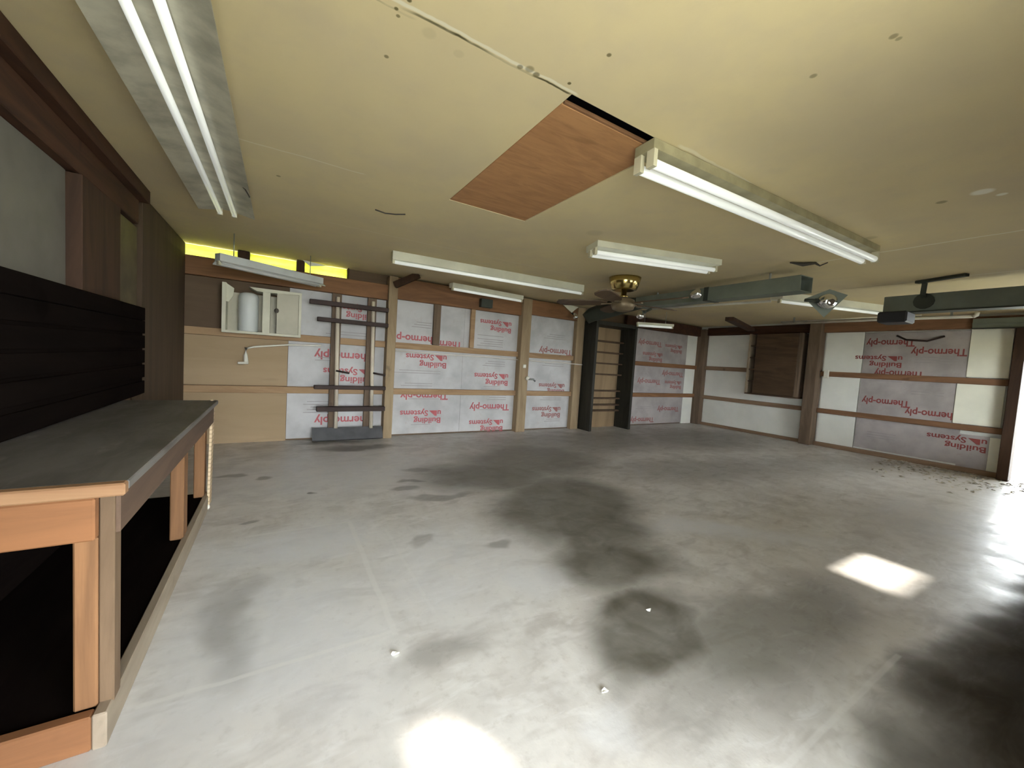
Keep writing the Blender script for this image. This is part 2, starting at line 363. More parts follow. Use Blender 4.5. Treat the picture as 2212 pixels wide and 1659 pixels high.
# ---------------------------------------------------------------- room
ZC, YB, XR, XL, YF = 1.924, 4.783, 7.23, -.80, -.10
def build_room():
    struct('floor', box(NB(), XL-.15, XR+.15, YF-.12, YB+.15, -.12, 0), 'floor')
    hx0, hx1, hy0, hy1 = .84, 1.37, 1.115, 2.235
    b = NB(); z0, z1 = ZC, ZC+.03
    box(b, XL-.15, hx0, YF-.12, YB+.15, z0, z1); box(b, hx1, XR+.15, YF-.12, YB+.15, z0, z1)
    box(b, hx0, hx1, YF-.12, hy0, z0, z1); box(b, hx0, hx1, hy1, YB+.15, z0, z1)
    struct('ceiling', b, 'ceiling')
    b = NB(); z2 = z1+.06                                           # dark attic bay above the hatch
    box(b, hx0-.06, hx0-.02, hy0-.06, hy1+.06, z1, z2); box(b, hx1+.02, hx1+.06, hy0-.06, hy1+.06, z1, z2)
    box(b, hx0-.06, hx1+.06, hy0-.06, hy0-.02, z1, z2); box(b, hx0-.06, hx1+.06, hy1+.02, hy1+.06, z1, z2); box(b, hx0-.06, hx1+.06, hy0-.06, hy1+.06, z2, z2+.02)
    struct('ceiling_attic', b, 'attic')
    t = thing('hatch_panel', ((hx0+hx1)/2, (hy0+hy1)/2, ZC), 'orange plywood hatch panel lying askew in the ceiling opening', 'hatch')
    obj('panel', box(NB(), hx0+.004, hx1-.004, hy0+.062, hy1-.002, ZC+.002, ZC+.018, .002), 'ply', t)
    obj('edge_strip', box(NB(), hx0+.01, hx1-.01, hy0+.052, hy0+.061, ZC+.003, ZC+.016), 'header', t, label='pale splintered front edge of the panel')
    # back wall with an open eave slot (where the yellow insulation sits)
    b = NB(); box(b, XL-.15, XR+.15, YB+.022, YB+.12, 0, 1.80); box(b, .66, XR+.15, YB+.022, YB+.12, 1.80, ZC)
    struct('wall_back', b, 'hard_dark')
    struct('wall_left', box(NB(), XL-.12, XL-.002, YF-.12, YB+.022, 0, ZC), 'left_board')
    b = NB(); x = XR+.022; box(b, x, XR+.12, .82, YB+.022, 0, ZC); box(b, x, XR+.12, .35, .82, 1.78, ZC); box(b, x, XR+.12, YF-.12, .35, 0, ZC)
    struct('wall_right', b, 'white_board')
    # unseen front wall: openings and pier placed and sized to shape the light
    b = NB(); d = .12
    box(b, XL-.12, DA[0], YF-d, YF, 0, ZC); box(b, DA[1], WN[0], YF-d, YF, 0, ZC); box(b, WN[1], DB[0], YF-d, YF, 0, ZC); box(b, WN[0], WN[1], YF-d, YF, 0, WN[2]); box(b, WN[0], WN[1], YF-d, YF, WN[3], ZC)
    box(b, DB[1], XR+.12, YF-d, YF, 0, ZC); box(b, DA[0], DA[1], YF-d, YF, 1.78, ZC); box(b, DB[0], DB[1], YF-d, YF, 1.45, ZC); box(b, DB[0], DB[1], YF-d, YF, 0, .55)
    struct('wall_front_unseen', b, 'hard_dark')
    struct('floor_ground', box(NB(), -30, 40, -40, 40, -.22, -.125), 'gravel')
    # added unseen roof: blocks the sun, its holes cast the floor sun patches
    px0, px1, py0, py1, z = -3, 9.5, -2.75, YF-.125, 1.95
    L = z/math.tan(math.radians(SUN_EL)); dx, dy = L*math.sin(math.radians(SUN_AZ)), -L*math.cos(math.radians(SUN_AZ))
    holes = [(2.57, 3.0, .56, .88), (.33, .52, .76, .93), (4.75, 5.6, .42, .56)]
    b = NB(); xs = sorted({px0, px1, *[h+dx for q in holes for h in q[:2]]}); ys = sorted({py0, py1, *[h+dy for q in holes for h in q[2:]]})
    for xa, xb in zip(xs, xs[1:]):
        for ya, yb in zip(ys, ys[1:]):
            cx, cy = (xa+xb)/2-dx, (ya+yb)/2-dy
            if any(q[0] < cx < q[1] and q[2] < cy < q[3] for q in holes): continue
            box(b, xa, xb, ya, yb, z, z+.02)
    box(b, XR+.125, px1, YF-.125, 3, z, z+.02)  # added cover past the right wall, keeps sun out of the side opening
    struct('ceiling_sun_mask', b, 'sun_mask')
SUN_EL, SUN_AZ = 45, 30
DA, DB, WN = (-.3, 1.1), (5.1, 6.1), (2.9, 3.62, .7, 1.2)     # unseen front wall openings, positions and sizes set for the light

def build_back_wall():
    y = YB
    # sheets behind the framing
    one('hardboard_sheet', 'hard', (XL, .09, y, y+.02, 0, .515), 'tan hardboard sheet at the floor beside the workbench end', 'panel', None, 0)
    one('hardboard_sheet', 'hard', (XL, .09, y, y+.02, .59, 1.07), 'tan hardboard sheet behind the white water pipe', 'panel', None, 0)
    one('hardboard_sheet', 'hard_dark', (XL, .09, y, y+.02, 1.145, 1.63), 'dark brown hardboard sheet behind the white cabinet', 'panel', None, 0)
    def sheet(x0, x1, label, items, smalls, mat='foil', pm='print'):
        t = thing('insulation_sheet', ((x0+x1)/2, y+.01, 0), label, 'insulation panel', 'printed sheathing sheets')
        obj('board', box(NB(), x0, x1, y, y+.02, .02, 1.72), mat, t)
        for k, a, z in items:
            b = NB()
            if k == 'T': brand_bm(b, a, z, y, 'back')
            elif k == 't': text_bm(b, 'Therm', .125, (a, y, z), 'back', .34)
            elif k == 'S': systems_bm(b, a, z, y, 'back')
            elif k == 's': systems_bm(b, a, z, y, 'back', .92)
            obj('red_lettering', b, pm, t, label='upside-down red lettering')
        for a, z, w, n in smalls:
            b = NB()
            for i in range(n): quad_bm(b, a-w*(1-.12*(i % 3)), a, z+i*.03, z+i*.03+.007, y, 'back', .002)
            obj('small_print', b, 'print_grey', t)
    sheet(.094, 1.11, 'grey-white sheathing sheet behind the pole rack',
          [('T', .98, .25), ('S', .97, .80), ('T', .96, .98), ('s', .98, 1.52)], [(.55, .30, .3, 5), (.6, .88, .25, 2), (.95, 1.18, .5, 2)])
    sheet(1.115, 2.10, 'grey-white sheathing sheet right of the left tan post, with large red print low down',
          [('T', 1.92, .535), ('S', 1.84, .31), ('S', 1.88, 1.02), ('T', 1.75, 1.245), ('t', 2.08, 1.21)], [(1.8, .455, .4, 1), (1.7, .62, .4, 2), (1.8, .78, .6, 2), (1.65, 1.35, .25, 3), (1.7, .13, .25, 2)])
    sheet(2.102, 3.12, 'grey-white sheathing sheet left of the middle tan post',
          [('T', 2.86, .385), ('S', 2.78, .165), ('S', 2.82, .815), ('s', 2.82, 1.545)], [(2.7, .31, .35, 1), (2.8, .45, .3, 3), (2.75, .92, .35, 3), (2.7, .60, .3, 2), (2.7, 1.19, .4, 4), (2.7, 1.33, .4, 1)])
    sheet(3.122, 4.11, 'grey-white sheathing sheet between the middle tan post and the dark shelf unit',
          [('T', 3.94, 1.23), ('S', 3.80, .34), ('s', 3.85, .70)], [(3.8, .45, .4, 2), (3.8, .97, .4, 2), (3.8, 1.38, .4, 3), (3.8, .12, .3, 2)], 'foil', 'print_dull')
    sheet(5.04, 6.798, 'grey sheathing sheet right of the dark shelf unit',
          [('T', 6.05, 1.52), ('S', 6.1, 1.32), ('T', 6.75, .99), ('T', 6.1, .83), ('s', 6.72, .82), ('s', 6.65, 1.5), ('T', 6.7, .32), ('T', 6.0, .13)], [(5.9, .30, .4, 2), (6.5, 1.1, .5, 2)], 'foil_dirty', 'print_dull')
    one('white_board', 'white_board', (6.80, XR, y, y+.02, 0, 1.72), 'narrow white wall board in the far corner', 'panel', None, 0)
    # posts
    P = [((1.083, 1.185, 4.66), 'tan wooden post at the right end of the pole rack'), ((2.93, 3.08, 4.67), 'tan wooden post carrying the white hose tap'), ((3.95, 4.10, 4.70), 'tan wooden post touching the left side of the dark shelf unit')]
    for (a, b_, yy), lb in P: one('wooden_post', 'post', (a, b_, yy, y, 0, 1.90), lb, 'post', 'back wall posts')
    one('wooden_post', 'post_dark', (XR-.13, XR, 4.62, y, 0, 1.86), 'slim brown post in the far room corner', 'post')
    # girts
    G = [(XL, 1.083, 'between the workbench and the pole rack post'), (1.185, 2.93, 'between the two tan posts'), (3.08, 3.96, 'left of the dark shelf unit'), (5.04, XR-.135, 'right of the dark shelf unit')]
    for z0, z1, nm in ((.517, .588, 'lower'), (1.072, 1.145, 'upper')):
        for i, (a, b_, w) in enumerate(G): one('girt_board', 'girt' if i < 3 else 'header', (a, b_, 4.735, y-.006, z0, z1), '%s horizontal tan board on back wall %s' % (nm, w), 'wall board', 'back wall girts')
    for a, b_, lb in ((1.665, 1.755, 'darker short upright board above the upper back wall board'), (2.175, 2.235, 'thin tan upright strip above the upper back wall board')):
        one('stud_board', 'girt' if b_ > 2 else 'post_dark', (a, b_, 4.74, y, 1.147, 1.70), lb, 'stud')
    # headers under the ceiling
    for a, b_, z0, z1, lb in ((XL, 1.083, 1.625, 1.80, 'reddish brown header beam below the yellow insulation'), (1.185, 2.93, 1.655, 1.90, 'reddish brown header beam between the two tan posts'),
                              (3.08, 3.96, 1.69, 1.90, 'reddish brown header beam behind the small spotlights'), (5.04, XR-.135, 1.72, 1.90, 'dark brown header beam right of the dark shelf unit')):
        one('header_lumber', 'dark_wood' if a > 5 else 'header', (a, b_, 4.71, y-.006, z0, z1), lb, 'beam', 'back wall header beams')
    # eave: blocks and fibreglass
    for i, (a, b_) in enumerate(((-.36, -.262), (.146, .222), (.645, .66))):
        one('eave_block', 'dark_wood_z', (a, b_, y-.04, y+.1, 1.802, 1.922), 'dark wooden block %s in the eave' % ('between left and middle yellow batts', 'between middle and right yellow batts', 'right of the right yellow batt')[i], 'block')
    for a, b_, w in ((XL, -.36, 'leftmost'), (-.262, .146, 'middle'), (.222, .645, 'rightmost')):
        b = NB(); n = 14
        g = [[None]*(n+1) for _ in range(5)]
        for j in range(5):
            for i in range(n+1):
                g[j][i] = b.verts.new(((a+(b_-a)*i/n)*S, (y+.045+random.uniform(-.008, .008)-.02*math.sin(math.pi*j/4))*S, (1.802+.118*j/4)*S))
        for j in range(4):
            for i in range(n):
                f = b.faces.new((g[j][i], g[j][i+1], g[j+1][i+1], g[j+1][i])); f.smooth = True
        obj('insulation_batt', b, 'yellow', None, None, '%s bright yellow fibreglass batt glowing in the eave gap' % w, 'insulation', 'yellow eave batts')
    b = NB(); poly_bm(b, [(.20, 1.924), (.44, 1.905), (.27, 1.875)], y-.05, 'back', .006)
    obj('torn_paper', b, 'white_board', None, None, 'pale torn flap hanging from ceiling edge above the yellow batts', 'torn paper')
    # braces
    b = NB(); obar(b, (1.13, 4.60, 1.79), (1.36, 4.45, 1.92), .05, .07); obj('corner_brace', b, 'dark_wood_z', None, None, 'short dark diagonal brace above the left tan post', 'brace')
    b = NB(); obar(b, (5.15, 3.03, 1.75), (6.6, 3.5, 1.76), .10, .05); obj('corner_brace', b, 'dark_wood_z', None, None, 'dark pointed board hanging under ceiling near open brown wall cabinet', 'board')
    one('junction_box', 'duct_dark', (2.26, 2.43, 4.64, 4.71, 1.69, 1.80), 'small dark green box on the header beam', 'electrical box')

def build_pole_rack():
    y = YB
    t = thing('pole_rack', (.72, 4.70, 0), 'wall rack with two cream uprights and dark cross bars', 'rack')
    for x0, x1, za in ((.545, .57, .14), (.915, .945, .13)):
        b = NB(); tube(b, [(x1, 4.665, za), (x0, 4.665, 1.58)], .021, 10); obj('upright', b, 'rack_rod', t)
        b = NB(); box(b, x0-.05, x0+.045, 4.70, 4.733, .13, 1.62); obj('backing_shade_strip', b, 'post_dark', t)  # backing strip carried down in brown where only the upright's shadow falls
    for z, xa, xb, h, dd in ((1.495, .27, 1.075, .024, .05), (1.32, .345, 1.075, .022, .06), (.60, .335, 1.075, .02, .06), (.365, .365, 1.075, .026, .07)):
        b = NB(); box(b, xa, xb, 4.64-dd, 4.64, z-h, z+h, .004); obj('cross_bar', b, 'rack_bar', t)
    for x, z in ((.55, .78), (.94, .77)):
        b = NB(); tube(b, [(x, 4.64, z), (x+.13, 4.60, z-.02)], .01, 8); obj('peg', b, 'rack_bar', t)
    b = NB(); obar(b, (.705, 4.62, .015), (.705, 4.69, .14), .735, .03, (0, 1, 0)); obj('tray', b, 'rack_tray', t, label='dusty black leaning tray at the foot')

def build_cabinet():
    x0, x1, z0, z1, yf, yb = -.457, .195, 1.108, 1.555, 4.54, 4.733
    t = thing('hanging_cabinet', ((x0+x1)/2, (yf+yb)/2, z0), 'yellowed white wall cabinet with broken open left side', 'cabinet')
    w = .022
    obj('side_panel', box(NB(), x0, x0+.03, yf, yb, z0, z1+.015), 'cab_white', t); obj('side_panel', box(NB(), x1-w, x1, yf, yb, z0, z1), 'cab_white', t)
    obj('bottom_panel', box(NB(), x0+.03, x1-w, yf, yb, z0, z0+w), 'cab_white', t)
    b = NB(); poly = [(-.25, z1), (x1-w, z1), (x1-w, z1-w), (-.13, z1-w*1.6), (-.19, z1-w*1.4)]
    poly_bm(b, poly, yf+.19, 'back', .19); obj('top_panel', b, 'cab_white', t)
    obj('back_panel', box(NB(), x0+.03, x1-w, yb-.012, yb, z0+w, z1-.05), 'cab_grey', t)
    obj('divider', box(NB(), -.137, -.075, yf, yb-.012, z0+w, z1-w*1.6), 'cab_white', t)
    d = obj('door', box(NB(), -.02, x1-w, yf+.01, yf+.022, z0+w, z1-w, .003), 'cab_grey', t)
    b = NB(); lathe(b, (-.02, yf+.002, 1.335), [(.012, 0), (.02, .012), (.02, .028), (.012, .04)], 14); obj('knob', b, 'dark_line', d)
    b = NB(); poly_bm(b, [(x0+.03, z1+.01), (x0+.09, z1-.03), (x0+.085, z1-.10), (x0+.05, z1-.16), (x0+.03, z1-.16)], yf+.02, 'back', .006); obj('broken_edge', b, 'cab_white', t)
    b = NB(); lathe(b, (-.255, 4.632, z0+w+.001), [(.075, 0), (.082, .01), (.084, .33), (.075, .36), (.04, .375)], 24)
    obj('plastic_jug', b, 'plastic', None, None, 'cloudy round container inside the open side of wall cabinet', 'container')

def build_pipes():
    y = 4.70
    t = thing('water_pipe', (-.2, y, .8), 'white water pipe with tap end left of the pole rack', 'pipe')
    b = NB(); tube(b, [(.40, y, 1.042), (.1, y, 1.03), (-.21, y, .985), (-.27, y, .965)], .009, 8); obj('pipe_run', b, 'pvc', t)
    b = NB(); tube(b, [(-.27, y, .975), (-.275, y, .90), (-.268, y, .83), (-.268, y, .815)], .016, 10, [.016, .017, .02, .02]); obj('drop_pipe', b, 'pvc', t)
    b = NB(); tube(b, [(-.25, y-.01, .822), (-.335, y-.03, .818)], .012, 10); obj('spout', b, 'pvc', t)
    b = NB(); tube(b, [(1.19, 4.72, 1.045), (1.8, 4.72, 1.035), (2.4, 4.72, 1.04), (2.925, 4.72, 1.03)], .008, 8); obj('cable', b, 'white_wire', None, None, 'white cable under the upper wall board between the tan posts', 'cable')
    b = NB(); tube(b, [(3.085, 4.72, 1.03), (3.5, 4.72, 1.022), (3.6, 4.72, 1.035), (3.90, 4.715, 1.022), (3.94, 4.685, 1.022), (4.09, 4.685, 1.02)], .008, 8); obj('cable', b, 'white_wire', None, None, 'white cable ending at left side of the dark shelf unit', 'cable')
    t = thing('hose_tap', (3.12, 4.64, .75), 'small white tap on the middle tan post', 'tap')
    b = NB(); sphere(b, (3.06, 4.645, .775), .032); obj('tap_body', b, 'pvc', t)
    b = NB(); tube(b, [(3.06, 4.63, .765), (3.13, 4.60, .765), (3.16, 4.60, .74)], .014, 10); obj('spout', b, 'steel', t)
    b = NB(); box(b, 2.98, 3.03, 4.655, 4.67, .92, .97, .004); obj('switch_plate', b, 'pvc', None, None, 'tiny pale switch plate on middle tan post above the tap', 'switch')

def build_shelf_unit():
    x0, x1, yf, yb, h = 4.125, 5.03, 4.46, YB+.015, 1.71
    t = thing('shelf_unit', ((x0+x1)/2, (yf+yb)/2, 0), 'tall black shelf unit with brown back standing against back wall', 'shelf unit')
    obj('side_panel', box(NB(), x0, x0+.05, yf, yb, 0, h, .004), 'shelf', t); obj('side_panel', box(NB(), x1-.05, x1, yf, yb, 0, h, .004), 'shelf', t)
    obj('top_panel', box(NB(), x0+.05, x1-.05, yf, yb, h-.06, h, .004), 'shelf', t)
    obj('back_panel', box(NB(), x0+.05, x1-.05, yb-.016, yb, 0, h-.06), 'shelf_back', t)
    for z in (1.43, 1.25, 1.07, .89, .62, .495, .385, .29):
        obj('shelf_board', box(NB(), x0+.05, x1-.05, yf+.23, yb-.016, z-.018, z+.006, .002), 'brown_cab', t)

def build_right_wall():
    x = XR; xi = XR+.02
    # long sheathing piece and foam pieces fixed over the white boards
    t = thing('insulation_sheet', (x, 1.7, .1), 'dusty grey sheathing sheet with smeared red print on the right wall', 'insulation panel')
    b = NB(); box(b, x, xi, 1.23, 2.235, .08, 1.73); box(b, x, xi, .97, 1.23, .05, .46); obj('board', b, 'foil_dirty', t)
    for a, z, k in ((1.72, 1.62, 'T'), (1.82, 1.40, 'S'), (1.25, 1.50, 'T'), (1.70, .80, 'T'), (1.24, .70, 'T'), (1.0, .42, 'S'), (1.6, 1.2, 'T')):
        b = NB(); (brand_bm if k == 'T' else systems_bm)(b, a-.0, z, x, 'right', *((.5,) if k == 'T' else (.95,)))
        obj('red_lettering', b, 'print_dark', t, label='smeared upside-down red lettering')
    for a, z, w, n in ((1.3, 1.32, .4, 3), (1.8, 1.05, .35, 3), (1.4, .9, .3, 2), (1.8, .25, .3, 3)):
        b = NB()
        for i in range(n): quad_bm(b, a, a+w, z+i*.035, z+i*.035+.008, x, 'right', .002)
        obj('small_print', b, 'print_grey', t)
    for ext, lb in (((x-.012, x-.001, .91, 1.235, 1.16, 1.74), 'cream foam board beside the doorway post, above the upper rail'), ((x-.012, x-.001, .92, 1.30, .585, 1.075), 'cream foam board beside the doorway post, between the rails'), ((x-.012, x-.001, .90, .985, .06, .46), 'narrow cream foam strip at floor beside the doorway post')):
        one('foam_board', 'foam', ext, lb, 'panel', 'cream foam boards', .002)
    for ya, yb_, lb in ((2.235, 2.70, 'white wall board right of the thick brown post'), (2.90, 4.65, 'long white wall board between corner post and thick brown post')):
        one('white_board', 'white_board', (x, xi-.001, ya+.012, yb_, 0, 1.74), lb, 'panel', None, 0)
    one('wooden_post', 'post_dark', (x-.17, xi-.002, 2.72, 2.87, 0, 1.88), 'thick brown post beside the open brown wall cabinet', 'post')
    one('wooden_post', 'dark_wood_z', (x-.17, x+.02, .80, .885, 0, 1.73), 'dark brown post at the edge of the bright doorway', 'post')
    for z0, z1, nm in ((.51, .58, 'lower'), (1.075, 1.15, 'upper')):
        for ya, yb_, w in ((2.875, 4.62, 'left of the thick brown post'), (.89, 2.715, 'across the printed grey sheet')):
            if nm == 'upper' and ya > 2.8: ya = 3.76
            one('girt_board', 'girt_y' if yb_ > 4 else 'header_y', (x-.05, x-.006, ya, yb_, z0, z1), '%s brown rail on right wall %s' % (nm, w), 'wall board', 'right wall rails')
    one('bottom_board', 'girt_y', (x-.05, x, .89, 2.715, 0, .06), 'grey-brown sill board on floor below the printed grey sheet', 'board')
    one('bottom_board', 'girt_y', (x-.05, x, 2.875, 4.62, 0, .05), 'grey-brown sill board on floor below the long white board', 'board')
    for ya, yb_, w in ((2.90, 4.62, 'above the open brown wall cabinet'), (.55, 2.90, 'above the printed grey sheet')):
        one('header_lumber', 'dark_wood' if ya > 2 else 'header_y', (x-.06, x+.018, ya, yb_, 1.745, 1.885), '%s brown header beam %s' % ('dark' if ya > 2 else 'reddish', w), 'beam', 'right wall header beams')
    # open wall cabinet
    ya, yb_, z0, z1, xf = 2.94, 3.74, .72, 1.735, x-.21
    t = thing('hanging_cabinet', (x-.1, (ya+yb_)/2, z0), 'dark brown open wall cabinet with thin shelves on right wall', 'cabinet')
    obj('side_panel', box(NB(), xf, x, yb_-.03, yb_, z0, z1), 'brown_cab_lit', t, label='far side panel in a paler, lit tone'); obj('side_panel', box(NB(), xf, x, ya, ya+.04, z0, z1), 'post_dark', t)
    obj('back_panel', box(NB(), x-.02, x-.001, ya+.04, yb_-.03, z0, z1), 'brown_cab', t)
    obj('bottom_panel', box(NB(), xf, x, ya, yb_, z0-.025, z0), 'brown_cab', t)
    for i in range(1, 5):
        z = z0+(z1-z0)*i/5
        obj('shelf_board', box(NB(), xf+.01, x-.02, ya+.04, yb_-.03, z-.012, z+.012), 'brown_cab', t)
    obj('door', box(NB(), xf-.004, xf+.012, ya+.045, yb_-.125, z0+.005, z1-.005, .003), 'brown_cab', t, label='dark flat door over most of the cabinet')
    b = NB(); box(b, x-.09, x-.05, 2.60, 2.66, 1.05, 1.17, .005); obj('socket_box', b, 'pvc', None, None, 'small white socket box on the upper rail right of thick post', 'socket box')
    b = NB(); tube(b, [(x-.03, 1.45, 1.66), (x-.04, 1.6, 1.60), (x-.03, 1.8, 1.62), (x-.02, 1.9, 1.68)], .012, 8); obj('hook_bar', b, 'rack_bar', None, None, 'thin bent brown stick on the printed grey sheet', 'stick')

def build_left_wall():
    x = XL
    t = one('board_panel', 'grey_board', (x, x+.012, .9, 2.45, .66, 1.69), 'dull grey wall panel above the near end of workbench', 'panel', None, 0)
    one('top_plate', 'dark_wood', (x, x+.05, YF, 3.30, 1.695, 1.84), 'dark reddish beam along the top of left wall', 'beam')
    one('top_plate', 'dark_wood', (x, x+.09, YF, 3.36, 1.845, 1.922), 'dark brown plate between the left wall beam and ceiling', 'beam')
    one('wooden_post', 'dark_wood_z', (x, x+.06, 2.46, 2.94, .66, 1.69), 'dark brown upright post drawn wide with its shadow right of the grey wall panel', 'post')  # one dark board spans the stud and the shadow beside it
    one('kraft_strip', 'kraft', (x, x+.03, 2.96, 3.36, .66, 1.69), 'yellowish brown strip on the left wall', 'strip')
    one('board_panel', 'left_panel', (x, x+.05, 3.38, 4.70, 0, 1.90), 'broad brown panel on the left wall near the far corner', 'panel')
    # dark slatted backboard
    t = thing('slatted_backboard', (x+.1, 2.4, .65), 'very dark slatted board standing on the workbench against the left wall', 'backboard')
    obj('back_panel', box(NB(), x+.064, x+.08, 2.10, 3.26, .655, 1.19), 'slat', t); obj('back_panel', box(NB(), x+.064, x+.08, .9, 2.098, .655, 1.12), 'slat', t)
    for i, z in enumerate((.70, .80, .89, .98, 1.07, 1.15)):
        obj('slat', box(NB(), x+.08, x+.09, 1.1+.02*(i % 2), 3.27, z-.04, z+.038, .002), 'slat', t)

def build_bench():
    x0, x1, ya, yb = XL+.002, -.325, 1.25, 2.95
    t = thing('workbench', ((x0+x1)/2, (ya+yb)/2, 0), 'long wooden workbench with worn dark grey top along left wall', 'workbench')
    obj('worktop', box(NB(), x0, x1+.02, ya+.03, yb, .628, .652, .003), 'worktop', t)
    obj('end_board', box(NB(), x0, x1+.02, ya, ya+.03, .622, .653, .004), 'bench_end', t, label='pale splintered board on the near edge of top')
    obj('apron', box(NB(), x1-.03, x1, ya+.05, yb, .515, .628, .003), 'bench_dark', t, label='dark front board under the top')
    obj('apron', box(NB(), x0, -.358, ya+.005, ya+.035, .518, .621, .004), 'bench_wood_x', t, label='orange end board under the top')
    for y0, y1, nm in ((ya+.012, ya+.09, 0), (2.27, 2.36, 1), (2.86, 2.93, 2)):
        b = NB(); box(b, -.405, -.362 if nm == 0 else -.355, y0+(.026 if nm == 0 else 0), y1, .082, .515 if nm == 0 else .625, .004)
        if nm == 0: obj('leg_shade_side', box(NB(), -.3615, -.333, y0+.03, y1, .082, .627, .003), 'bench_side', t, label='side of near leg in a browner, shaded tone')  # aisle side of the leg, its shade put into a browner colour
        obj('leg', b, 'bench_wood', t)
    obj('bottom_shelf', box(NB(), x0, -.36, ya+.035, yb, .06, .08), 'slat', t)
    obj('bottom_rail', box(NB(), -.362, -.335, ya, yb, 0, .09, .003), 'bench_rail', t, label='dusty grey front rail on the floor')
    obj('bottom_rail', box(NB(), x0, -.363, ya, ya+.032, 0, .088, .004), 'bench_wood_x', t, label='orange end rail on floor')
    obj('back_board', box(NB(), x0, x0+.012, ya+.04, yb, .08, .62), 'slat', t)
    b = NB(); obar(b, (-.335, 2.90, .03), (-.332, 2.96, .655), .012, .085, (0, 1, 0)); s = obj('corner_strip', b, 'perf', t, label='perforated tan strip at far corner')
    b = NB(); sphere(b, (-.345, 2.86, .022), .02); obj('foot_cap', b, 'pvc', s)

def build_litter():
    b = NB(); rnd = random.Random(9)
    for i in range(420):
        t = rnd.random(); x = 7.15-abs(rnd.gauss(0, .55)); y = .45+rnd.random()*1.35
        if x < 5.4: continue
        a = rnd.random()*6.28; l, w = rnd.uniform(.012, .032), rnd.uniform(.008, .018)
        pts = [(l, 0, .004), (0, w, .012), (-l, 0, .003), (0, -w, .009)]
        vs = [b.verts.new(Vector((x+p*math.cos(a)-q*math.sin(a), y+p*math.sin(a)+q*math.cos(a), .002+z*rnd.uniform(.5, 1.5)))*S) for p, q, z in pts]
        b.faces.new(vs)
    obj('leaf_litter', b, 'litter', None, 'stuff', 'scattered dry leaf litter on floor by the bright doorway', 'leaf litter')
    for x, y, a, lb in ((.89, .805, .4, 'tiny white scrap on the dark floor patch'), (.36, 1.24, 1.2, 'tiny white scrap on floor by the corner of pale slab line'), (1.35, 1.02, 2., 'tiny pale scrap at right rim of the dark floor patch')):
        b = NB(); n = 7; vs = []
        for z in (.001, .004): vs.append([b.verts.new(Vector((x+.011*math.cos(6.283*i/n+a)*(1+.5*((i*3) % 4)/4), y+.007*math.sin(6.283*i/n+a), z+.003*((i*2) % 3)))*S) for i in range(n)])
        b.faces.new(vs[0][::-1]); b.faces.new(vs[1])
        for i in range(n): b.faces.new((vs[0][i], vs[0][(i+1) % n], vs[1][(i+1) % n], vs[1][i]))
        obj('paper_scrap', b, 'white_board', None, None, lb, 'scrap', 'scraps on the floor')

# ---------------------------------------------------------------- lamps and ceiling things
def strip_light(a, b_, ztop, label, tubes=2, w=.07, h=.05, body='fixture', tmat='tube', drop=.02, wings=0., hang=False, gap=.045, r=.016, group='fluorescent strip lights', shift=0.):
    A, B = Vector((*a, 0)), Vector((*b_, 0)); d = (B-A).normalized(); s = Vector((d.y, -d.x, 0))
    m = (A+B)/2; t = thing('strip_light', (m.x, m.y, ztop), label, 'light', group)
    def P(q, off, z): q = q+s*off; return (q.x, q.y, z)
    zb = ztop-h
    bm = NB(); obar(bm, P(A, 0, ztop-h/2), P(B, 0, ztop-h/2), w, h); obj('housing', bm, body, t)
    if wings:
        for sg in (-1, 1):
            bm = NB(); a1 = [P(A, sg*w/2, zb), P(A, sg*wings, zb-.02), P(A, sg*wings, zb-.026), P(A, sg*w/2, zb-.006)]; b1 = [P(B, sg*w/2, zb), P(B, sg*wings, zb-.02), P(B, sg*wings, zb-.026), P(B, sg*w/2, zb-.006)]
            va = [bm.verts.new(Vector(q)*S) for q in a1]; vb = [bm.verts.new(Vector(q)*S) for q in b1]
            bm.faces.new(va); bm.faces.new(vb[::-1])
            for i in range(4): bm.faces.new((va[i], va[(i+1) % 4], vb[(i+1) % 4], vb[i]))
            bmesh.ops.recalc_face_normals(bm, faces=bm.faces)
            obj('reflector', bm, body, t)
    zt = zb-drop-r
    offs = [0] if tubes == 1 else [-gap, gap]
    for o in offs:
        o += shift
        bm = NB(); tube(bm, [P(A+d*.02, o, zt), P(B-d*.02, o, zt)], r, 12); obj('tube', bm, tmat, t)
        for q, sg in ((A, 1), (B, -1)):
            bm = NB(); q2 = q+d*.012*sg; c = P(q2, o, 0); obar(bm, P(q2-d*.01, o, (zb+zt-r)/2), P(q2+d*.01, o, (zb+zt-r)/2), r*2.0, zb-zt+r); obj('lamp_holder', bm, 'socket', t)
    if hang:
        for q in (A+d*.12, B-d*.12):
            bm = NB(); tube(bm, [P(q, 0, ztop), P(q, 0, ZC)], .004, 6); obj('hanger', bm, 'steel', t)
    return t
